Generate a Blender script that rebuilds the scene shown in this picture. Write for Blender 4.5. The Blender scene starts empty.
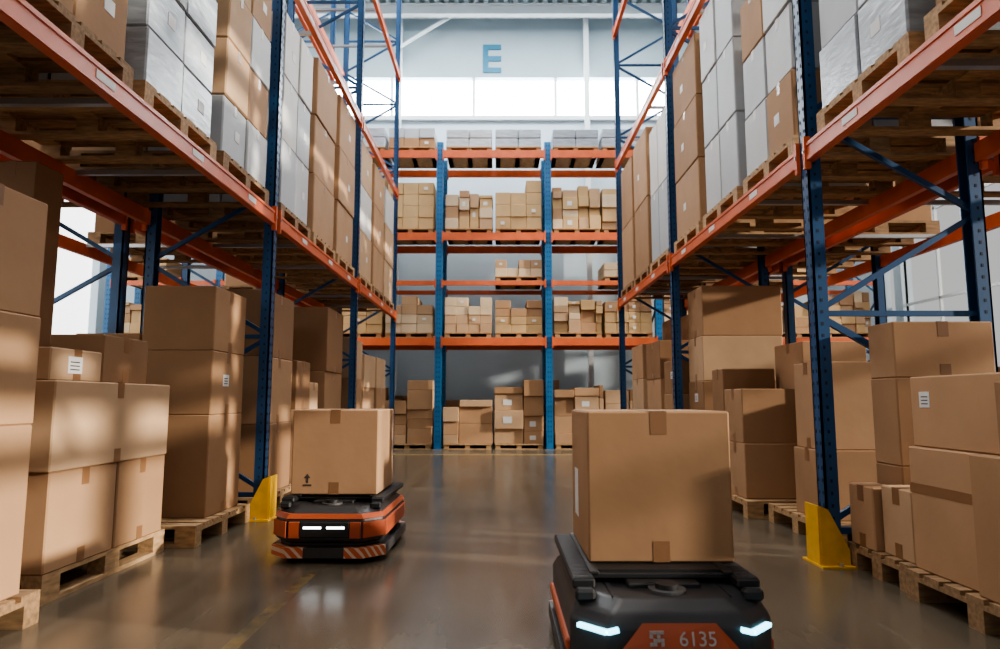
import bpy, bmesh, math, random
from mathutils import Vector, Matrix
random.seed(7)
scene = bpy.context.scene
COL = scene.collection

# ------------------------------------------------------------ materials
def new_mat(name, color, rough=0.6, metal=0.0, emis=None, estr=0.0, noise=None, bump=0.0, bscale=20, spec=0.5, nscale_vec=(1,1,1)):
    m = bpy.data.materials.new(name); m.use_nodes = True
    nt = m.node_tree; b = nt.nodes['Principled BSDF']
    b.inputs['Base Color'].default_value = (*color, 1)
    b.inputs['Roughness'].default_value = rough
    b.inputs['Metallic'].default_value = metal
    b.inputs['Specular IOR Level'].default_value = spec
    if emis:
        b.inputs['Emission Color'].default_value = (*emis, 1)
        b.inputs['Emission Strength'].default_value = estr
    if noise or bump:
        tc = nt.nodes.new('ShaderNodeTexCoord'); mp = nt.nodes.new('ShaderNodeMapping')
        mp.inputs['Scale'].default_value = nscale_vec
        nt.links.new(tc.outputs['Object'], mp.inputs['Vector'])
    if noise:
        amt, sc = noise
        n = nt.nodes.new('ShaderNodeTexNoise'); n.inputs['Scale'].default_value = sc
        n.inputs['Detail'].default_value = 5
        nt.links.new(mp.outputs['Vector'], n.inputs['Vector'])
        r = nt.nodes.new('ShaderNodeValToRGB')
        r.color_ramp.elements[0].position = .3; r.color_ramp.elements[1].position = .7
        r.color_ramp.elements[0].color = (*[c*(1-amt) for c in color], 1)
        r.color_ramp.elements[1].color = (*[min(1, c*(1+amt)) for c in color], 1)
        nt.links.new(n.outputs['Fac'], r.inputs['Fac'])
        nt.links.new(r.outputs['Color'], b.inputs['Base Color'])
    if bump:
        n2 = nt.nodes.new('ShaderNodeTexNoise'); n2.inputs['Scale'].default_value = bscale
        nt.links.new(mp.outputs['Vector'], n2.inputs['Vector'])
        bp = nt.nodes.new('ShaderNodeBump'); bp.inputs['Strength'].default_value = bump
        bp.inputs['Distance'].default_value = .02
        nt.links.new(n2.outputs['Fac'], bp.inputs['Height'])
        nt.links.new(bp.outputs['Normal'], b.inputs['Normal'])
    return m

CB = [new_mat('cardboard_%d' % i, c, .8, noise=(.07, 3), bump=.08, bscale=12, spec=.25) for i, c in enumerate(
    [(.335,.198,.108), (.395,.240,.136), (.255,.145,.077), (.455,.303,.184)])]
TAPE = new_mat('packing_tape', (.23,.120,.058), .35)
LABEL = new_mat('paper_label', (.62,.62,.61), .6)
INK = new_mat('printed_ink', (.05,.04,.035), .7)
WHITECB = [new_mat('white_carton_%d' % i, c, .6, noise=(.05,3), bump=.06, bscale=10) for i, c in enumerate(
    [(.45,.46,.465), (.53,.515,.49), (.38,.40,.42)])]
WRAP = [new_mat('stretch_wrap_%d' % i, c, .30, noise=(.18,5), bump=.2, bscale=7, nscale_vec=(1,1,4)) for i, c in enumerate(
    [(.30,.335,.37), (.39,.415,.44), (.25,.28,.315)])]
WOOD = new_mat('pallet_wood', (.38,.24,.122), .8, noise=(.35, 5), nscale_vec=(2,8,8))
WOOD2 = new_mat('pallet_wood_dark', (.25,.152,.076), .85, noise=(.35, 5), nscale_vec=(2,8,8))
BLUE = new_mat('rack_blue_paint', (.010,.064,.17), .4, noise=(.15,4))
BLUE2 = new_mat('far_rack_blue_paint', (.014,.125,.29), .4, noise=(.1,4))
ORANGE = new_mat('rack_orange_paint', (.58,.12,.04), .42, noise=(.12,5))
HOLE = new_mat('punched_hole', (.01,.02,.04), .8)
STEEL = new_mat('steel', (.45,.46,.47), .35, metal=.9)
YELLOW = new_mat('yellow_guard_paint', (.66,.37,.025), .45, noise=(.15,9))
BLACK = new_mat('black_plastic', (.012,.012,.013), .5)
DGREY = new_mat('dark_grey_shell', (.032,.033,.036), .40, noise=(.1,6))
MGREY = new_mat('mid_grey_plastic', (.08,.08,.083), .45)
TGREY = new_mat('light_grey_print', (.42,.38,.36), .5)
RORANGE = new_mat('robot_orange_paint', (.42,.088,.034), .38)
LEDW = new_mat('led_white', (1,1,1), .3, emis=(.9,.97,1), estr=8)
LEDC = new_mat('led_cyan', (.4,.9,1), .3, emis=(.25,.80,1), estr=4)
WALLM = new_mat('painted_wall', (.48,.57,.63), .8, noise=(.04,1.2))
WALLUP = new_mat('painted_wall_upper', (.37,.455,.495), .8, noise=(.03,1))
CEILM = new_mat('ceiling_deck_metal', (.34,.41,.45), .5)
WHITEP = new_mat('white_steel_paint', (.66,.70,.71), .5)
TEAL = new_mat('teal_sign_paint', (.006,.14,.24), .5)
PANE = new_mat('daylight_pane', (.95,.98,1), .3, emis=(.96,.99,1), estr=16)
PANE2 = new_mat('daylight_pane_side', (.9,.95,1), .3, emis=(1,.98,.95), estr=2.0)

def hazard():
    m = new_mat('hazard_stripes', (.6,.2,.05), .45)
    nt = m.node_tree; b = nt.nodes['Principled BSDF']
    tc = nt.nodes.new('ShaderNodeTexCoord'); s = nt.nodes.new('ShaderNodeSeparateXYZ')
    nt.links.new(tc.outputs['Object'], s.inputs[0])
    def math_(op, a, bb):
        n = nt.nodes.new('ShaderNodeMath'); n.operation = op
        for i, v in enumerate((a, bb)):
            if hasattr(v, 'links'): nt.links.new(v, n.inputs[i])
            else: n.inputs[i].default_value = v
        return n.outputs[0]
    a = math_('ADD', s.outputs['X'], s.outputs['Y']); a = math_('ADD', a, s.outputs['Z'])
    f = math_('FRACT', math_('MULTIPLY', a, 15), 0); g = math_('GREATER_THAN', f, .62)
    mx = nt.nodes.new('ShaderNodeMix'); mx.data_type = 'RGBA'
    mx.inputs[6].default_value = (.52,.12,.045,1); mx.inputs[7].default_value = (.62,.50,.38,1)
    nt.links.new(g, mx.inputs[0]); nt.links.new(mx.outputs[2], b.inputs['Base Color'])
    return m
HAZ = hazard()

def floor_mat():
    m = bpy.data.materials.new('polished_concrete'); m.use_nodes = True
    nt = m.node_tree; b = nt.nodes['Principled BSDF']
    tc = nt.nodes.new('ShaderNodeTexCoord')
    n = nt.nodes.new('ShaderNodeTexNoise'); n.inputs['Scale'].default_value = .7; n.inputs['Detail'].default_value = 7
    n.inputs['Roughness'].default_value = .6
    nt.links.new(tc.outputs['Object'], n.inputs['Vector'])
    # long faint tyre / polishing streaks running down the aisle
    mp = nt.nodes.new('ShaderNodeMapping'); mp.inputs['Scale'].default_value = (5,.35,1)
    n3 = nt.nodes.new('ShaderNodeTexNoise'); n3.inputs['Scale'].default_value = 1.5; n3.inputs['Detail'].default_value = 6
    nt.links.new(tc.outputs['Object'], mp.inputs['Vector']); nt.links.new(mp.outputs['Vector'], n3.inputs['Vector'])
    av = nt.nodes.new('ShaderNodeMath'); av.operation='ADD'
    nt.links.new(n.outputs['Fac'], av.inputs[0]); nt.links.new(n3.outputs['Fac'], av.inputs[1])
    hf = nt.nodes.new('ShaderNodeMath'); hf.operation='MULTIPLY'; hf.inputs[1].default_value=.5
    nt.links.new(av.outputs[0], hf.inputs[0])
    r = nt.nodes.new('ShaderNodeValToRGB')
    r.color_ramp.elements[0].position = .34; r.color_ramp.elements[1].position = .66
    r.color_ramp.elements[0].color = (.078,.062,.043,1); r.color_ramp.elements[1].color = (.135,.111,.082,1)
    nt.links.new(hf.outputs[0], r.inputs['Fac'])
    nt.links.new(r.outputs['Color'], b.inputs['Base Color'])
    mr = nt.nodes.new('ShaderNodeMapRange'); mr.inputs['From Min'].default_value=.3; mr.inputs['From Max'].default_value=.7
    mr.inputs['To Min'].default_value = .17; mr.inputs['To Max'].default_value = .27
    nt.links.new(hf.outputs[0], mr.inputs['Value']); nt.links.new(mr.outputs[0], b.inputs['Roughness'])
    b.inputs['Specular IOR Level'].default_value = .8
    return m
FLOOR = floor_mat()

def worn_line():
    m = new_mat('worn_yellow_line', (.42,.30,.08), .22)
    nt = m.node_tree; b = nt.nodes['Principled BSDF']
    tc = nt.nodes.new('ShaderNodeTexCoord'); n = nt.nodes.new('ShaderNodeTexNoise'); n.inputs['Scale'].default_value = 7
    n.inputs['Detail'].default_value = 8
    r = nt.nodes.new('ShaderNodeValToRGB'); r.color_ramp.elements[0].position=.42; r.color_ramp.elements[1].position=.68
    r.color_ramp.elements[0].color=(.110,.089,.062,1); r.color_ramp.elements[1].color=(.19,.135,.06,1)
    nt.links.new(tc.outputs['Object'], n.inputs['Vector']); nt.links.new(n.outputs['Fac'], r.inputs['Fac'])
    nt.links.new(r.outputs['Color'], b.inputs['Base Color'])
    return m
LINE = worn_line()
LINE2 = new_mat('yellow_line_paint', (.40,.28,.07), .35, noise=(.3,6))

# ------------------------------------------------------------ mesh builder
class MB:
    def __init__(s): s.v=[]; s.f=[]; s.m=[]; s.mats=[]
    def mi(s, mat):
        if mat not in s.mats: s.mats.append(mat)
        return s.mats.index(mat)
    def box(s, x0,x1,y0,y1,z0,z1, mat):
        i=len(s.v); s.v += [(x0,y0,z0),(x1,y0,z0),(x1,y1,z0),(x0,y1,z0),(x0,y0,z1),(x1,y0,z1),(x1,y1,z1),(x0,y1,z1)]
        for q in ((0,3,2,1),(4,5,6,7),(0,1,5,4),(1,2,6,5),(2,3,7,6),(3,0,4,7)):
            s.f.append(tuple(i+k for k in q)); s.m.append(s.mi(mat))
    def bbox(s, x0,x1,y0,y1,z0,z1, mat, c=.008):
        """box with chamfered edges"""
        bm=bmesh.new(); bmesh.ops.create_cube(bm,size=1)
        for v in bm.verts:
            v.co=Vector(((x0+x1)/2+v.co.x*(x1-x0),(y0+y1)/2+v.co.y*(y1-y0),(z0+z1)/2+v.co.z*(z1-z0)))
        bmesh.ops.bevel(bm,geom=bm.edges[:],offset=c,segments=1,affect='EDGES',clamp_overlap=True)
        i=len(s.v); bm.verts.index_update(); s.v+=[tuple(v.co) for v in bm.verts]
        k=s.mi(mat)
        for f in bm.faces: s.f.append(tuple(i+v.index for v in f.verts)); s.m.append(k)
        bm.free()
    def bar(s,p0,p1,w,h,mat):
        p0=Vector(p0);p1=Vector(p1);d=(p1-p0).normalized()
        up=Vector((0,0,1)) if abs(d.z)<.95 else Vector((0,1,0))
        a=d.cross(up).normalized()*w/2; b=a.normalized().cross(d).normalized()*h/2
        i=len(s.v)
        for p in (p0,p1):
            for q in (-a-b,a-b,a+b,-a+b): s.v.append(tuple(p+q))
        for q in ((0,1,2,3),(7,6,5,4),(0,4,5,1),(1,5,6,2),(2,6,7,3),(3,7,4,0)):
            s.f.append(tuple(i+k for k in q)); s.m.append(s.mi(mat))
    def loft(s, rings, mat, cap=True):
        i=len(s.v); n=len(rings[0]); k=s.mi(mat)
        for r in rings: s.v+= [tuple(p) for p in r]
        for a in range(len(rings)-1):
            for b in range(n):
                c=(b+1)%n
                s.f.append((i+a*n+b,i+a*n+c,i+(a+1)*n+c,i+(a+1)*n+b)); s.m.append(k)
        if cap:
            s.f.append(tuple(i+b for b in reversed(range(n)))); s.m.append(k)
            s.f.append(tuple(i+(len(rings)-1)*n+b for b in range(n))); s.m.append(k)
    def cyl(s,cx,cy,z0,z1,r,mat,n=24,r2=None):
        r2=r if r2 is None else r2
        s.loft([[(cx+rr*math.cos(2*math.pi*t/n),cy+rr*math.sin(2*math.pi*t/n),z) for t in range(n)] for rr,z in ((r,z0),(r2,z1))],mat)
    def obj(s,name,loc=(0,0,0),parent=None,rz=0,smooth=False):
        me=bpy.data.meshes.new(name); me.from_pydata(s.v,[],s.f)
        for m in s.mats: me.materials.append(m)
        me.polygons.foreach_set('material_index',s.m)
        if smooth: me.polygons.foreach_set('use_smooth',[True]*len(s.f))
        bm=bmesh.new(); bm.from_mesh(me); bmesh.ops.recalc_face_normals(bm,faces=bm.faces[:]); bm.to_mesh(me); bm.free()
        me.update()
        o=bpy.data.objects.new(name,me); o.location=loc; o.rotation_euler=(0,0,rz); COL.objects.link(o)
        if parent: o.parent=parent
        return o

# ------------------------------------------------------------ shell
XR=9.5; YB=16.0; ZC=10.65; YF=-4.0
b=MB(); b.box(-XR,XR,YF,YB,-.2,0,FLOOR); b.obj('floor')
b=MB(); b.box(-1.13,-1.06,-2,10.2,0,.0012,LINE); b.obj('floor_marking_line')
b=MB(); b.box(-3.2,3.2,12.4,12.48,0,.0015,LINE2); b.obj('floor_marking_line')
b=MB()
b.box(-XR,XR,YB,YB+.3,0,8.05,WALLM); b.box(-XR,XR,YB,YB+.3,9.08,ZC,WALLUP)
for x in [k*2.06-.66 -2.06*4 for k in range(9)]: b.box(x-.035,x+.035,YB+.02,YB+.28,8.05,9.08,WHITEP)
b.obj('wall_back')
b=MB(); b.box(-XR,XR,YB+.2,YB+.24,8.05,9.08,PANE); b.obj('window_1')
b=MB(); b.box(-XR+.05,XR-.05,YB-.1,YB-.002,7.93,8.04,WHITEP); b.obj('trim_1')
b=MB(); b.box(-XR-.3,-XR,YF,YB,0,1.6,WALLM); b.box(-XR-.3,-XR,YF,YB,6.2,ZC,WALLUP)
for k in range(9): b.box(-XR-.28,-XR-.02,YF+k*2.45,YF+k*2.45+.35,1.6,6.2,WALLM)
b.obj('wall_left')
b=MB(); b.box(-XR-.24,-XR-.2,YF,YB,1.6,6.2,PANE2); b.obj('window_2')
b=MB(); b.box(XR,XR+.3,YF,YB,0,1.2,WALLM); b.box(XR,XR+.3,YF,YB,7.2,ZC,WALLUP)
for k in range(9): b.box(XR+.02,XR+.28,YF+k*2.45,YF+k*2.45+.3,1.2,7.2,WALLM)
for k in range(17): b.box(XR+.1,XR+.16,YF+k*1.225,YF+k*1.225+.05,1.2,7.2,WHITEP)
for z in (3.2,5.2): b.box(XR+.1,XR+.16,YF,YB,z,z+.06,WHITEP)
b.obj('wall_right')
b=MB(); prof=[]
x=-XR
while x<XR:
    prof+=[(x,ZC),(x+.09,ZC),(x+.12,ZC+.07),(x+.21,ZC+.07)]; x+=.24
for y in (YF,YB):
    for p in prof: b.v.append((p[0],y,p[1]))
n=len(prof)
for k in range(n-1): b.f.append((k,k+1,n+k+1,n+k)); b.m.append(b.mi(CEILM))
b.box(-XR,XR,YF,YB,ZC+.08,ZC+.2,CEILM)
b.obj('ceiling')
for yy in (15.4,9.5,3.5):
    b=MB(); b.box(-XR,XR,yy-.08,yy+.08,ZC-.03,ZC,WHITEP); b.box(-XR,XR,yy-.02,yy+.02,ZC-.25,ZC-.03,WHITEP); b.box(-XR,XR,yy-.08,yy+.08,ZC-.28,ZC-.25,WHITEP)
    b.obj('roof_beam')
for cx in (-2.5,2.15):
    b=MB(); b.box(cx-.06,cx+.06,15.72,15.84,0.02,ZC-.01,WHITEP); b.box(cx-.14,cx+.14,15.64,15.92,0,.02,STEEL)
    if cx<0: b.bar((cx,15.6,ZC-1.0),(cx+1.4,15.6,ZC-.1),.06,.06,WHITEP)
    b.obj('steel_column')
b=MB(); sx=-.20; zz=9.20; sw=.46; sh=.74; t=.13
b.box(sx-sw/2,sx-sw/2+t,YB-.03,YB-.001,zz,zz+sh,TEAL)
for z in (zz,zz+sh/2-t/2,zz+sh-t): b.box(sx-sw/2+t,sx+sw/2,YB-.03,YB-.001,z,z+t,TEAL)
b.obj('letter_sign')

# ------------------------------------------------------------ pallet
def pallet_mesh(lx,ly,wood):
    b=MB(); n=max(5,int(ly/.14)); w=ly/n-.03
    for k in range(n):
        y=-ly/2+k*(ly-w)/(n-1); b.box(-lx/2,lx/2,y,y+w,.122,.144,wood)
    for x in (-lx/2,-.07,lx/2-.14): b.box(x,x+.14,-ly/2,ly/2,.100,.122,wood)
    for x in (-lx/2,-.07,lx/2-.14):
        for y in (-ly/2,-.05,ly/2-.1): b.box(x,x+.14,y,y+.1,.022,.100,wood)
    for y in (-ly/2,-.05,ly/2-.1): b.box(-lx/2,lx/2,y,y+.1,0,.022,wood)
    o=b.obj('tmp'); me=o.data; bpy.data.objects.remove(o); me.name='pallet_mesh'; return me
PM={}
def pallet(x,y,z,rack=True,rot=False,w=None,size=None):
    sz=size or ((1.18,.96) if rack else (1.2,1.0))
    key=(*sz,w if w is not None else random.randint(0,1))
    if key not in PM: PM[key]=pallet_mesh(sz[0],sz[1],(WOOD,WOOD2)[key[2]])
    o=bpy.data.objects.new('wooden_pallet',PM[key]); o.location=(x,y,z)
    if rot: o.rotation_euler=(0,0,math.pi/2)
    COL.objects.link(o)

# ------------------------------------------------------------ racks
H_TOP=9.6
def post(b,x,y,w,d,h,mat,holes=0,face=-1):
    t=.012
    b.box(x-d/2,x+d/2,y-w/2,y-w/2+t,0,h,mat); b.box(x-d/2,x+d/2,y+w/2-t,y+w/2,0,h,mat)
    fx = x+face*(d/2)
    b.box(min(fx,fx-face*t),max(fx,fx-face*t),y-w/2,y+w/2,0,h,mat)
    b.box(x-d*.8,x+d*.8,y-w*.8,y+w*.8,0,.012,STEEL)
    if holes:
        z=.12
        while z<min(h,6.5):
            for dy in (-.024,.024):
                b.box(fx-.001 if face>0 else fx-.002, fx+.002 if face>0 else fx+.001, y+dy-.006,y+dy+.006,z,z+.022,HOLE)
            b.box(x-.007,x+.007,y-w/2-.0015,y-w/2,z,z+.020,HOLE)
            z+=.075
def rack_row(xf,xb,Ys,levels,face,h=H_TOP,bh=.125,mat=BLUE,holes=1):
    b=MB()
    for y in Ys:
        for x,fc in ((xf,face),(xb,-face)): post(b,x,y,.10,.085,h,mat,holes,fc)
        z=.25; s=0; lo,hi=xf,xb
        b.bar((xf,y,.2),(xb,y,.2),.03,.04,mat)
        while z<h-.8:
            a,c=(lo,hi) if s%2==0 else (hi,lo)
            b.bar((a,y,z),(c,y,z+.62),.03,.035,mat); z+=.66; s+=1
            if s%2==0: b.bar((lo,y,z-.02),(hi,y,z-.02),.03,.035,mat)
    for z in levels:
        for k in range(len(Ys)-1):
            for x,fc in ((xf,face),(xb,-face)):
                cx=x+fc*.03
                b.box(cx-.025,cx+.025,Ys[k]+.052,Ys[k+1]-.052,z-bh,z,ORANGE)
                b.box(cx+fc*.025-.006,cx+fc*.025+.006,Ys[k]+.052,Ys[k+1]-.052,z-.028,z-.004,ORANGE)
                b.box(cx+fc*.025-.006,cx+fc*.025+.006,Ys[k]+.052,Ys[k+1]-.052,z-bh+.004,z-bh+.028,ORANGE)
                for yy in (Ys[k]+.045,Ys[k+1]-.075):
                    b.box(cx+fc*.02-.02,cx+fc*.02+.02,yy,yy+.03,z-bh-.05,z+.04,ORANGE)
                    b.box(cx+fc*.042-.004,cx+fc*.042+.004,yy+.008,yy+.022,z-.07,z-.05,STEEL)
                for q in (.22,.52,.80):
                    if fc==face:
                        yy=Ys[k]+q*(Ys[k+1]-Ys[k]); fx=cx+fc*.0255
                        b.box(min(fx,fx+fc*.003),max(fx,fx+fc*.003),yy,yy+.16,z-.085,z-.04,LABEL)
            for q in (1/3,2/3):
                yy=Ys[k]+q*(Ys[k+1]-Ys[k]); b.box(min(xf,xb)+.03,max(xf,xb)-.03,yy-.02,yy+.02,z-.05,z-.015,STEEL)
    return b.obj('pallet_rack')
LV=[2.66,5.05,7.45]
RY=[-2.6,.8,4.235,7.68,11.1]; LY=[-1.08,2.36,5.80,9.24,12.66]
rack_row(2.04,3.08,RY,LV,-1); rack_row(-2.04,-3.08,LY,LV,1)
rack_row(4.42,3.36,RY,LV,1,holes=0); rack_row(-4.42,-3.36,LY,LV,-1,holes=0)

def guard(x,y,face):
    b=MB(); w=.17
    fx=x+face*.10
    b.box(min(fx,fx+face*.012),max(fx,fx+face*.012),y-w/2,y+w/2,0.01,.36,YELLOW)
    for yy in (y-w/2,y+w/2):
        pts=[(fx,.01),(fx,.36),(fx-face*.05,.34),(fx-face*.17,.10),(fx-face*.17,.01)]
        b.loft([[(p[0],yy-.006,p[1]) for p in pts],[(p[0],yy+.006,p[1]) for p in pts]],YELLOW)
    b.box(x-.12,x+.12,y-w/2-.05,y+w/2+.05,0,.012,YELLOW)
    for yy in (y-w/2-.03,y+w/2+.03): b.cyl(x,yy,.012,.03,.014,STEEL,8)
    b.obj('upright_guard')
for y in RY[2:]: guard(2.04,y,-1)
for y in LY[2:4]: guard(-2.04,y,1)

# far rack across the aisle
FX=[-1.27+2.28*k for k in range(-3,5)]
FL=[2.27,3.45,4.47,6.25]
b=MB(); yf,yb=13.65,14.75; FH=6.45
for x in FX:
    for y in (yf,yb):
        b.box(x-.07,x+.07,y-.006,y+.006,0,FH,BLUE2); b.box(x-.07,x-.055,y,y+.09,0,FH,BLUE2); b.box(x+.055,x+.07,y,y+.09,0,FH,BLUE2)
        b.box(x-.11,x+.11,y-.05,y+.12,0,.012,STEEL)
        z=.15
        while z<FH-.1:
            for dx in (-.025,.025): b.box(x+dx-.008,x+dx+.008,y-.008,y-.006,z,z+.03,HOLE)
            z+=.1
    z=.2; s=0
    while z<5.6:
        p,q=(yf,yb) if s%2==0 else (yb,yf)
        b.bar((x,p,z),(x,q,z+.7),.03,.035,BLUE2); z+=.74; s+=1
for z in FL:
    bh=.16 if z!=3.45 else .09
    for y in (yf-.035,yb+.11):
        for k in range(len(FX)-1):
            b.box(FX[k]+.072,FX[k+1]-.072,y-.028,y+.028,z-bh,z,ORANGE)
            for xx in (FX[k]+.06,FX[k+1]-.09): b.box(xx,xx+.03,y-.034,y+.034,z-bh-.05,z+.03,ORANGE)
b.obj('pallet_rack')

# ------------------------------------------------------------ boxes
def cbox(x0,x1,y0,y1,z0,z1,shade=None,axis='x',label=None,white=False,rz=0,name='cardboard_box',band=False,parent=None,arrow=False):
    cx,cy=(x0+x1)/2,(y0+y1)/2; hx,hy,h=(x1-x0)/2,(y1-y0)/2,z1-z0
    b=MB(); mat=(WHITECB if white else CB)[(shade if shade is not None else random.randint(0,3))%(3 if white else 4)]
    b.bbox(-hx,hx,-hy,hy,0,h,mat,.007)
    e=.0012; tw=.032
    if axis=='x':
        b.box(-hx,hx,-tw,tw,h-.001,h+e,TAPE)
        for s in (-1,1):
            for (a,c) in ((h-.09,h),(0.002,.08)): b.box(min(s*hx,s*(hx+e)),max(s*hx,s*(hx+e)),-tw,tw,a,c,TAPE)
    else:
        b.box(-tw,tw,-hy,hy,h-.001,h+e,TAPE)
        for s in (-1,1):
            for (a,c) in ((h-.09,h),(0.002,.08)): b.box(-tw,tw,min(s*hy,s*(hy+e)),max(s*hy,s*(hy+e)),a,c,TAPE)
    if band:
        b.box(-hx-e,hx+e,-hy-e,hy+e,h*.62,h*.62+.05,TAPE)
    ax=-1 if cx>0 else 1
    if label:
        ly,lz,lw,lh=label; fx=ax*hx
        b.box(min(fx,fx+ax*.002),max(fx,fx+ax*.002),ly-lw/2,ly+lw/2,lz,lz+lh,LABEL)
        for k in range(3): b.box(min(fx,fx+ax*.003),max(fx,fx+ax*.003),ly-lw*.35,ly+lw*.3,lz+lh*(.2+.22*k),lz+lh*(.27+.22*k),INK)
    if arrow:
        y=-hy; xx=-hx*.62; zz=h*.12
        b.box(xx-.028,xx+.028,y-.0015,y,zz-.012,zz,INK)
        b.box(xx-.006,xx+.006,y-.0015,y,zz+.008,zz+.045,INK)
        b.loft([[(xx-.02,yy,zz+.04),(xx+.02,yy,zz+.04),(xx,yy,zz+.068)] for yy in (y-.0015,y)],INK)
    return b.obj(name,(cx,cy,z0),rz=rz,parent=parent)
P=.144
def col(side,xf,dx,y0,y1,zs,**kw):
    for i in range(len(zs)-1):
        j=random.uniform(-.008,.008)
        x0,x1=(xf,xf+dx) if side>0 else (-xf-dx,-xf)
        lab=None
        if random.random()<.3: lab=(random.uniform(-.1,.1)*(y1-y0),(zs[i+1]-zs[i])*.45,.11,.09)
        k=dict(kw); k.setdefault('label',lab)
        cbox(x0+j,x1+j,y0+.004,y1-.004,zs[i],zs[i+1],rz=random.uniform(-.008,.008),**k)

# left floor level
pallet(-2.69,2.77,0,size=(1.2,.76)); pallet(-2.66,1.35,0,False)
col(-1,2.13,.9,2.44,3.08,[P,.89,1.38,1.92],shade=1,label=None)
col(-1,2.07,.95,.95,1.85,[P,.8,1.4],shade=0)
pallet(-2.74,3.98,0,False,rot=True,w=0)
cbox(-3.1,-2.24,3.38,3.97,P,.64,shade=1,label=None); cbox(-3.1,-2.24,3.985,4.53,P,.64,shade=0)
cbox(-3.1,-2.23,3.36,4.53,.64,1.10,shade=3,axis='x')
cbox(-2.62,-2.28,3.38,3.82,1.10,1.27,shade=3,label=(-.02,.04,.12,.09)); cbox(-2.62,-2.30,3.86,4.35,1.10,1.38,shade=2)
cbox(-3.12,-2.80,3.9,4.15,1.10,2.44,shade=2,axis='y')
pallet(-3.95,4.35,0,False,rot=True); col(-1,3.5,.9,3.9,4.7,[P,.8,1.3],shade=2,axis='y',label=None)
pallet(-2.68,5.18,0,False,w=0)
col(-1,2.15,.54,4.98,5.6,[P,.89,1.37,1.86],shade=0)
cbox(-3.2,-2.71,5.0,5.6,P,.9,shade=2); cbox(-3.2,-2.71,5.0,5.6,.9,1.5,shade=0)
pallet(-2.68,6.50,0,False); col(-1,2.14,1.0,6.08,6.9,[P,.78,1.4,2.02])
pallet(-2.68,7.56,0,False); cbox(-2.7,-2.16,7.1,7.6,P,.9,shade=1); cbox(-2.7,-2.16,7.1,7.6,.9,1.42,shade=2); cbox(-3.2,-2.72,7.1,7.9,P,1.1,shade=0); cbox(-3.2,-2.72,7.1,7.9,1.1,1.95,shade=1)
cbox(-2.7,-2.16,7.62,7.95,P,1.2,shade=3)
pallet(-2.68,8.62,0,False); col(-1,2.14,1.0,8.2,9.05,[P,.75,1.35,2.15])
for yc in (9.9,10.97,12.03):
    pallet(-2.68,yc,0,False); h=random.uniform(.5,.62)
    col(-1,2.14,.5,yc-.45,yc+.45,[P,P+h,P+2*h,P+3*h]); col(-1,2.66,.5,yc-.45,yc+.45,[P,P+h*1.2,P+2.3*h])
# right floor level
pallet(2.68,3.04,0,False,rot=False,w=1); pallet(2.66,1.9,0,False)
cbox(2.14,3.1,3.05,3.55,P,.76,shade=1,band=True,axis='y'); cbox(2.10,3.1,2.56,3.04,P,.76,shade=0)
cbox(2.16,3.1,2.86,3.53,.762,1.12,shade=1,label=(.22,.2,.08,.08),axis='y'); cbox(2.10,3.1,2.3,2.85,.762,1.08,shade=2)
cbox(2.5,3.1,2.4,2.95,1.12,1.32,shade=2)
cbox(2.1,3.1,1.5,2.28,P,.77,shade=1)
pallet(2.56,3.88,0,size=(.88,.62),w=1)
cbox(2.13,2.29,3.90,4.16,P,.50,shade=1); cbox(2.17,2.6,3.6,3.88,P,.52,shade=3)
for za,zb,s in ((P,.62,2),(.62,1.13,0),(1.13,1.46,1)): cbox(2.31,2.90,3.90,4.17,za,zb,shade=s,axis='y')
pallet(2.84,5.2,0,False,w=0)
cbox(2.30,2.78,4.85,5.3,P,.64,shade=0); cbox(2.32,2.76,4.87,5.28,.64,1.28,shade=1)
cbox(2.80,3.3,4.85,5.6,P,.7,shade=2); cbox(2.80,3.3,4.85,5.6,.7,1.1,shade=0)
pallet(2.70,6.3,0,False,w=0)
cbox(2.14,2.66,5.92,6.4,P,.62,shade=1); cbox(2.14,2.66,5.94,6.4,.62,1.10,shade=0)
cbox(2.68,3.25,5.9,6.5,P,.9,shade=2); cbox(2.68,3.25,5.9,6.5,.9,1.52,shade=1); cbox(2.14,2.64,6.42,6.75,P,1.3,shade=2)
pallet(2.70,7.35,0,size=(1.2,.6))
col(1,2.15,.85,7.05,7.6,[P,.8,1.2,1.68,2.22])
for yc in (8.35,9.4,10.45):
    pallet(2.70,yc,0,False); h=random.uniform(.45,.6)
    col(1,2.15,.48,yc-.42,yc+.42,[P,P+h,P+2*h,P+2.9*h]); col(1,2.66,.5,yc-.42,yc+.42,[P,P+h*1.2,P+2.5*h,P+3.6*h])

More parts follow.
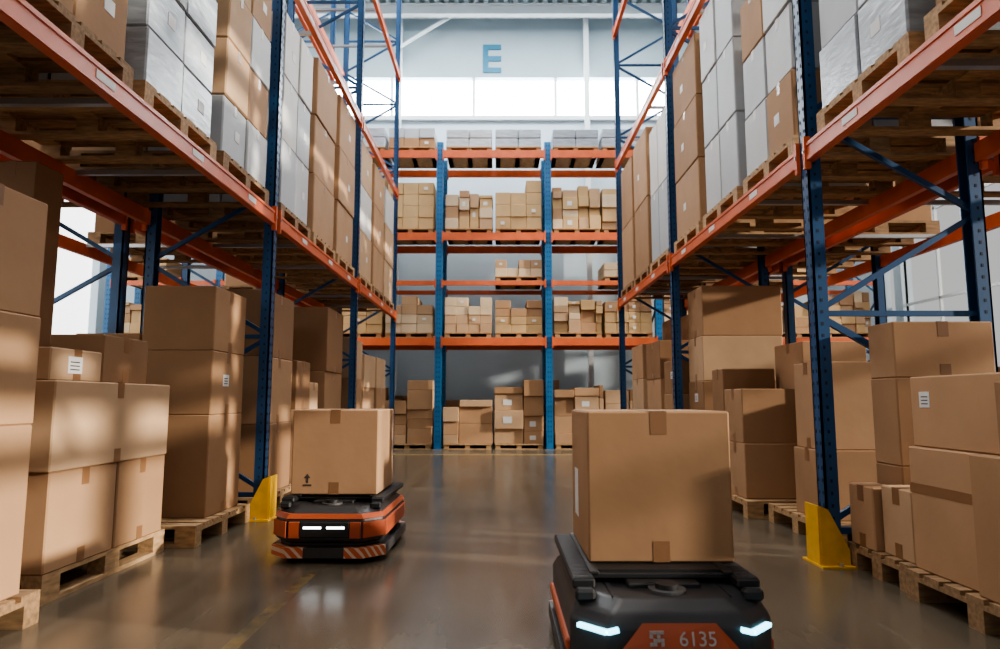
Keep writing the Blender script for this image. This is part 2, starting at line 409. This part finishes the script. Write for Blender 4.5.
# ------------------------------------------------------------ stacked goods on rack levels
def stack(name,x0,x1,y0,y1,z0,z1,nx,ny,nz,mats,jit=.0,lab=.3):
    b=MB(); cx,cy=(x0+x1)/2,(y0+y1)/2
    dx,dy,dz=(x1-x0)/nx,(y1-y0)/ny,(z1-z0)/nz
    for i in range(nx):
        for j in range(ny):
            top=nz if random.random()>jit else nz-1
            for k in range(top):
                m=random.choice(mats); g=.006
                ox=random.uniform(-.008,.008)
                X0=x0-cx+i*dx+g+ox; X1=X0+dx-2*g; Y0=y0-cy+j*dy+g; Y1=Y0+dy-2*g
                b.bbox(X0,X1,Y0,Y1,k*dz,(k+1)*dz-.003,m,.01)
                ym=(Y0+Y1)/2
                if m in CB or m in WHITECB:
                    for s,X in ((-1,X0),(1,X1)):
                        b.box(min(X,X+s*.0015),max(X,X+s*.0015),ym-.025,ym+.025,(k+1)*dz-.09,(k+1)*dz-.005,TAPE if m in CB else LABEL)
                if random.random()<lab:
                    X,s=(X0,-1) if cx>0 else (X1,1)
                    b.box(min(X,X+s*.002),max(X,X+s*.002),ym-.04+.1*dy,ym+.05+.1*dy,k*dz+dz*.4,k*dz+dz*.4+.08,LABEL)
    return b.obj(name,(cx,cy,z0))
def lvl(side,yc,z,kind,top,inner=False):
    xc=2.60 if not inner else 3.86
    pallet(side*xc,yc,z+.001)
    zt=z+.146
    x0,x1=xc-.57,xc+.55
    if side<0: x0,x1=-x1,-x0
    y0,y1=yc-.45,yc+.45
    if kind=='wrap': stack('wrapped_goods_stack',x0,x1,y0,y1,zt,top,2,2,max(2,round((top-zt)/.38)),[WRAP[0],WRAP[1],WHITECB[2]],lab=.5)
    elif kind=='wt': stack('carton_stack',x0,x1,y0,y1,zt,top,2,2,max(2,round((top-zt)/.45)),[WHITECB[2],CB[1],WHITECB[0],CB[3]],lab=.3)
    elif kind=='white': stack('carton_stack',x0,x1,y0,y1,zt,top,2,2,max(2,round((top-zt)/.75)),WHITECB)
    elif kind=='tan': stack('carton_stack',x0,x1,y0,y1,zt,top,1,1,max(2,round((top-zt)/.8)),[CB[1],CB[0]],lab=.5)
    elif kind=='tan2': stack('carton_stack',x0,x1,y0,y1,zt,top,2,2,max(2,round((top-zt)/.5)),[CB[1],CB[0],CB[2]],lab=.3)
    elif kind=='mix': stack('carton_stack',x0,x1,y0,y1,zt,top,2,1,max(2,round((top-zt)/.65)),[CB[3],WHITECB[1]],lab=.5)
    elif kind=='small': stack('carton_stack',x0,x1,y0,y1,zt,top,3,3,max(2,round((top-zt)/.3)),CB,jit=.3)
Z1=2.66
for y,k,t in ((.0-.65,'wrap',4.2),(1.4,'wrap',4.3),(2.5,'tan2',4.3),(3.58,'wrap',4.4),(4.87,'wt',4.3),(5.97,'white',4.85),(7.07,'tan',4.85),(8.3,'white',4.6),(9.38,'tan',4.8),(10.46,'tan',4.8)):
    lvl(1,y,Z1,k,t)
for y,k,t in ((-.45,'wrap',4.2),(.65,'wrap',4.2),(1.7,'tan2',4.2),(3.0,'tan2',4.3),(4.08,'wrap',4.2),(5.16,'wt',4.6),(6.44,'white',4.7),(7.52,'tan',4.82),(8.6,'tan',4.9),(9.88,'mix',4.85),(10.96,'tan',4.85),(12.03,'mix',4.8)):
    lvl(-1,y,Z1,k,t)
for y,k,t in ((4.87,'small',4.0),(7.07,'tan',4.4),(8.3,'small',3.9),(10.46,'wrap',4.2)): lvl(1,y,Z1,k,t,True)
for y,k,t in ((3.0,'small',4.0),(5.16,'tan',4.2),(7.52,'small',4.2),(10.96,'tan',4.4)): lvl(-1,y,Z1,k,t,True)
for side,ys in ((1,(5.3,7.0,9.4)),(-1,(6.5,8.5,10.8))):
    for y in ys:
        pallet(side*3.95,y,0,False)
        x0,x1=(3.45,4.35) if side>0 else (-4.35,-3.45)
        stack('carton_stack',x0,x1,y-.42,y+.42,.145,random.uniform(.9,1.5),2,2,3,CB,jit=.3)

# far rack goods: every pallet carries its own kind of load
YC=new_mat('yellowish_cardboard',(.50,.335,.165),.75,noise=(.08,3))
YC2=new_mat('pale_cardboard',(.58,.45,.30),.75,noise=(.08,3))
def far_pallet(x,y,z):
    b=MB()
    for s in range(3): b.box(-.48+s*.43,-.38+s*.43,-.5,.5,.0,.09,WOOD)
    b.box(-.49,.49,-.52,.52,.0,.02,WOOD); b.box(-.49,.49,-.52,.52,.09,.11,WOOD)
    b.obj('wooden_pallet',(x,y,z+.002))
def far_goods(zb,hmin,hmax,mats,name,skip=0.0,wcell=.2,uneven=.8,styles=('rand','grid','rand'),yc=14.2,wraps=None):
    for k in range(len(FX)-1):
        for q in (0,1):
            if random.random()<skip: continue
            xa=FX[k]+.10+q*1.05; w=1.02; xc=xa+w/2
            far_pallet(xc,yc,zb)
            z0=zb+.113
            b=MB(); tall=random.uniform(hmin,hmax); st=random.choice(styles)
            if st=='grid':
                nx=random.choice((3,4)); nz=max(2,round(tall/random.uniform(.17,.26))); dz=tall/nz; dx=.98/nx; m=random.choice(mats); m2=random.choice(mats)
                for i in range(nx):
                    top=nz-(1 if random.random()<.3 else 0)
                    for kk in range(top):
                        b.bbox(-.49+i*dx+.003,-.49+(i+1)*dx-.003,-.47+random.uniform(0,.03),.45,kk*dz,(kk+1)*dz-.004,m if kk<nz/2 else m2,.006)
                        if random.random()<.25: b.box(-.49+(i+.35)*dx,-.49+(i+.6)*dx,-.476,-.468,kk*dz+dz*.35,kk*dz+dz*.6,LABEL)
            elif st=='wrapped':
                nz=max(2,round(tall/.3)); dz=tall/nz; m=random.choice(WRAP)
                for kk in range(nz):
                    for i in range(2): b.bbox(-.49+i*.49+.002,-.49+(i+1)*.49-.002,-.47,.45,kk*dz,(kk+1)*dz-.003,m,.02)
            else:
                x=0
                while x<w-.08:
                    cw=min(random.uniform(wcell*.7,wcell*1.9),w-x)
                    if w-x-cw<.08: cw=w-x
                    z=0; H=tall*random.uniform(uneven,1)
                    while z<H-.06:
                        ch=min(random.uniform(.12,.30)*(1.4 if wcell>.3 else 1),H-z)
                        m=random.choice(mats); yo=random.uniform(0,.1); xo=random.uniform(0,.012)
                        b.bbox(-w/2+x+.003+xo,-w/2+x+cw-.003-xo,-.48+yo,.45,z,z+ch-.004,m,.006)
                        if random.random()<.2: b.box(-w/2+x+cw*.3,-w/2+x+cw*.6,-.485+yo,-.48+yo,z+ch*.3,z+ch*.65,LABEL)
                        z+=ch
                    x+=cw
            b.obj(name,(xc,yc,z0))
random.seed(23)
far_goods(0,1.05,1.5,[CB[1],CB[3],CB[0],CB[3]],'carton_stack',wcell=.36,uneven=.6,styles=('rand',))
far_goods(2.27,.66,.92,[CB[3],YC2,YC,CB[1]],'carton_stack',uneven=.8)
far_goods(3.45,.25,.5,[CB[3],YC,YC2],'carton_stack',skip=.3)
far_goods(4.47,.9,1.42,[CB[3],YC,YC2,YC,CB[1]],'carton_stack',wcell=.24)
far_goods(6.25,.4,.7,[CB[2],WHITECB[2],CB[0]],'carton_stack',wcell=.3,styles=('wrapped','wrapped','grid'))
# loose stacks standing against the back wall behind the rack
for xc,h in ((-3.4,1.3),(-2.0,1.1),(-.75,1.0),(.5,1.25),(1.5,1.45),(3.3,1.2)):
    stack('carton_stack',xc-.5,xc+.5,15.0,15.6,.001,h,3,1,4,[CB[3],CB[1],CB[0]],jit=.4)

# ------------------------------------------------------------ robots
def oct_ring(hx,hy,c,z,yo=0):
    return [(-hx+c,-hy+yo,z),(hx-c,-hy+yo,z),(hx,-hy+c+yo,z),(hx,hy-c+yo,z),(hx-c,hy+yo,z),(-hx+c,hy+yo,z),(-hx,hy-c+yo,z),(-hx,-hy+c+yo,z)]
def robot(cx,cy,variant,rz=0):
    root=bpy.data.objects.new('warehouse_robot',None); root.location=(cx,cy,0); root.rotation_euler=(0,0,rz); COL.objects.link(root)
    hx,hy=.355,.50
    b=MB()
    b.loft([oct_ring(hx-.05,hy-.05,.10,.025),oct_ring(hx-.035,hy-.035,.10,.12)],BLACK)
    b.loft([oct_ring(hx-.03,hy-.03,.11,.12),oct_ring(hx-.01,hy-.012,.11,.14),oct_ring(hx-.01,hy-.012,.11,.265),oct_ring(hx-.03,hy-.035,.11,.30),oct_ring(hx-.06,hy-.09,.12,.335)],DGREY)
    o=b.obj('chassis',parent=root)
    md=o.modifiers.new('bevel','BEVEL'); md.width=.012; md.segments=3; md.limit_method='ANGLE'; md.angle_limit=math.radians(20)
    if variant==1:
        b=MB(); b.loft([oct_ring(hx-.004,hy-.006,.112,.268),oct_ring(hx-.018,hy-.023,.112,.296)],RORANGE); b.obj('shell_rim',parent=root)
    b=MB(); ro=oct_ring(hx+.008,hy+.01,.12,0); ri=oct_ring(hx-.04,hy-.04,.10,0)
    for k in range(8):
        p,q=ro[k],ro[(k+1)%8]; r,s=ri[(k+1)%8],ri[k]
        if k in (0,4):
            for (t0,t1,m) in ((0,.24,HAZ),(.24,.76,DGREY),(.76,1,HAZ)):
                L=lambda a,c,t:(a[0]+(c[0]-a[0])*t,a[1]+(c[1]-a[1])*t)
                quad=[L(p,q,t0),L(p,q,t1),L(s,r,t1),L(s,r,t0)]
                b.loft([[(a[0],a[1],z) for a in quad] for z in (.035,.095)],m)
        else:
            b.loft([[(a[0],a[1],z) for a in (p,q,r,s)] for z in (.035,.095)],HAZ if k in (1,7,3,5) else DGREY)
    b.obj('bumper',parent=root)
    b=MB()
    for s in (-1,1):
        zt=.245 if variant==1 else .185
        b.bbox(min(s*(hx-.02),s*(hx+.004)),max(s*(hx-.02),s*(hx+.004)),-hy+.14,hy-.14,.145,zt,RORANGE,.006)
        if variant==1:
            for e in (-1,1):
                A=Vector((s*(hx-.118),e*(hy-.006),0)); B=Vector((s*(hx-.006),e*(hy-.118),0))
                nrm=Vector((s,e,0)).normalized()*.008
                b.loft([[tuple(A+Vector((0,0,z))),tuple(B+Vector((0,0,z))),tuple(B+nrm+Vector((0,0,z))),tuple(A+nrm+Vector((0,0,z)))] for z in (.155,.25)],RORANGE)
    if variant==1:
        b.bbox(-hx+.13,-hx+.2,-hy-.001,-hy+.02,.15,.25,RORANGE,.004); b.bbox(hx-.2,hx-.13,-hy-.001,-hy+.02,.15,.25,RORANGE,.004)
    for s in (-1,1): b.box(min(s*.2,s*.204),max(s*.2,s*.204),-hy+.10,hy-.10,.333,.3365,BLACK)
    b.obj('side_panels',parent=root)
    if variant==1:
        b=MB(); b.bbox(-.155,.155,-hy-.003,-hy+.02,.155,.25,BLACK,.006)
        b.box(-.13,-.02,-hy-.006,-hy-.002,.21,.222,LEDW); b.box(.015,.125,-hy-.006,-hy-.002,.21,.222,LEDW)
        b.obj('sensor_bar',parent=root)
    else:
        b=MB()
        f=[(-.19,-hy-.006,.15),(.19,-hy-.006,.15),(.19,-hy-.006,.20),(.12,-hy+.012,.276),(-.12,-hy+.012,.276),(-.19,-hy-.006,.20)]
        g=[(p[0],p[1]+.03,p[2]-.02) for p in f]
        b.loft([g,f],RORANGE); b.obj('nose_plate',parent=root)
        cu=bpy.data.curves.new('number','FONT'); cu.body='6135'; cu.size=.062; cu.extrude=.0015; cu.align_x='LEFT'
        to=bpy.data.objects.new('number',cu); to.location=(-.005,-hy-.004,.210); to.rotation_euler=(math.radians(77),0,0); to.parent=root; COL.objects.link(to); cu.materials.append(TGREY)
        b=MB()
        for i in range(4):
            for j in range(4):
                if (i,j) not in ((1,2),(2,0),(3,2),(0,1)):
                    z=.210+j*.0115; y=-hy-.007+ (z-.20)*.23
                    b.box(-.10+i*.012,-.0895+i*.012,y-.003,y+.002,z,z+.010,TGREY)
        b.obj('code_tag',parent=root)
        b=MB()
        for s in (-1,1):
            b.bar((s*.20,-hy+.004,.258),(s*(hx-.118),-hy+.002,.250),.02,.013,LEDC)
            b.bar((s*(hx-.118),-hy+.002,.250),(s*(hx-.035),-hy+.085,.250),.02,.013,LEDC)
        b.obj('head_lights',parent=root)
    b=MB()
    for s in (-1,1):
        for y in (-.3,0,.3):
            r=.055 if y else .075
            b.loft([[(xx,y+r*math.cos(t*math.pi/10),r+r*math.sin(t*math.pi/10)) for t in range(20)] for xx in (s*.24,s*.28)],BLACK)
    b.obj('wheels',parent=root)
    b=MB()
    b.cyl(0,-.33,.325,.345,.065,MGREY); b.cyl(0,-.33,.345,.362,.04,BLACK); b.cyl(0,.1,.33,.36,.2,MGREY)
    b.bbox(-.13,.13,-.30,-.20,.325,.352,BLACK,.005)
    b.bbox(-.27,.27,-.24,.44,.352,.372,BLACK,.004)
    for s in (-1,1):
        b.bbox(min(s*.25,s*.33),max(s*.25,s*.33),-.33,.46,.342,.374,BLACK,.006)
        for k in range(38):
            y=-.32+k*.0203; b.box(min(s*.255,s*.325),max(s*.255,s*.325),y,y+.010,.374,.3775,DGREY)
        b.bbox(min(s*.255,s*.325),max(s*.255,s*.325),-.38,-.335,.31,.352,BLACK,.01)
    b.box(-.25,.25,-.22,.44,.372,.380,BLACK)
    for s in (-1,1): b.bbox(min(s*.225,s*.26),max(s*.225,s*.26),-.26,.45,.37,.3825,BLACK,.003)
    b.obj('lift_deck',parent=root)
    return root
r1=robot(-1.075,4.73,1,rz=-.02)
r2=robot(.585,2.76,2)
cbox(-1.37,-.80,4.47,5.03,.383,.935,shade=1,axis='y',arrow=True,rz=-.02)
cbox(.340,.896,2.63,3.19,.383,.956,shade=0,axis='y')
b=MB(); b.box(.3385,.3397,2.95,3.07,.5,.70,LABEL); b.obj('shipping_label')

# ------------------------------------------------------------ lights
def area(name,loc,sx,sy,e,color=(1,1,1),rot=(0,0,0)):  # unseen overhead fill lamp, added to brighten the hall; roof has no opening
    l=bpy.data.lights.new(name,'AREA'); l.shape='RECTANGLE'; l.size=sx; l.size_y=sy; l.energy=e; l.color=color
    o=bpy.data.objects.new(name,l); o.location=loc; o.rotation_euler=rot; COL.objects.link(o)
    b=MB()
    for s in (-1,1):
        b.box(s*sx/2-.04,s*sx/2+.04,-sy/2-.04,sy/2+.04,-.02,.16,WHITEP); b.box(-sx/2,sx/2,s*sy/2-.04,s*sy/2+.04,-.02,.16,WHITEP)
    b.obj('overhead_fill_frame',(loc[0],loc[1],loc[2]))  # made-up frame around each added fill lamp
area('overhead_fill',(0,5.5,10.45),1.8,10,430,(1,.97,.93))  # added fill above the main aisle
area('overhead_fill',(0,12.8,10.45),8,2.6,900,(.94,.98,1))  # added fill above the far end
area('overhead_fill',(6.2,6,10.45),2,12,480,(1,.95,.88))  # added fill above the right side aisle
area('overhead_fill',(-6.2,6,10.45),2,12,480,(1,.97,.93))  # added fill above the left side aisle
s=bpy.data.lights.new('sun','SUN'); s.energy=6.0; s.angle=.025; s.color=(1,.90,.77)
so=bpy.data.objects.new('sun',s); so.rotation_euler=Vector((-.90,.22,-.255)).to_track_quat('-Z','Y').to_euler(); so.location=(20,-5,8); COL.objects.link(so)
w=bpy.data.worlds.new('sky'); scene.world=w; w.use_nodes=True
bg=w.node_tree.nodes['Background']; bg.inputs[0].default_value=(.98,.97,.96,1); bg.inputs[1].default_value=.42

# ------------------------------------------------------------ camera
cam=bpy.data.cameras.new('camera'); cam.lens=24; cam.sensor_width=36
cam.dof.use_dof=True; cam.dof.focus_distance=4.2; cam.dof.aperture_fstop=2.8
co=bpy.data.objects.new('camera',cam); co.location=(0,0,1.0); co.rotation_euler=(math.radians(90+6.46),0,0); COL.objects.link(co)
scene.camera=co
scene.view_settings.view_transform='AgX'
try: scene.view_settings.look='AgX - Medium High Contrast'
except Exception: pass
scene.view_settings.exposure=.25
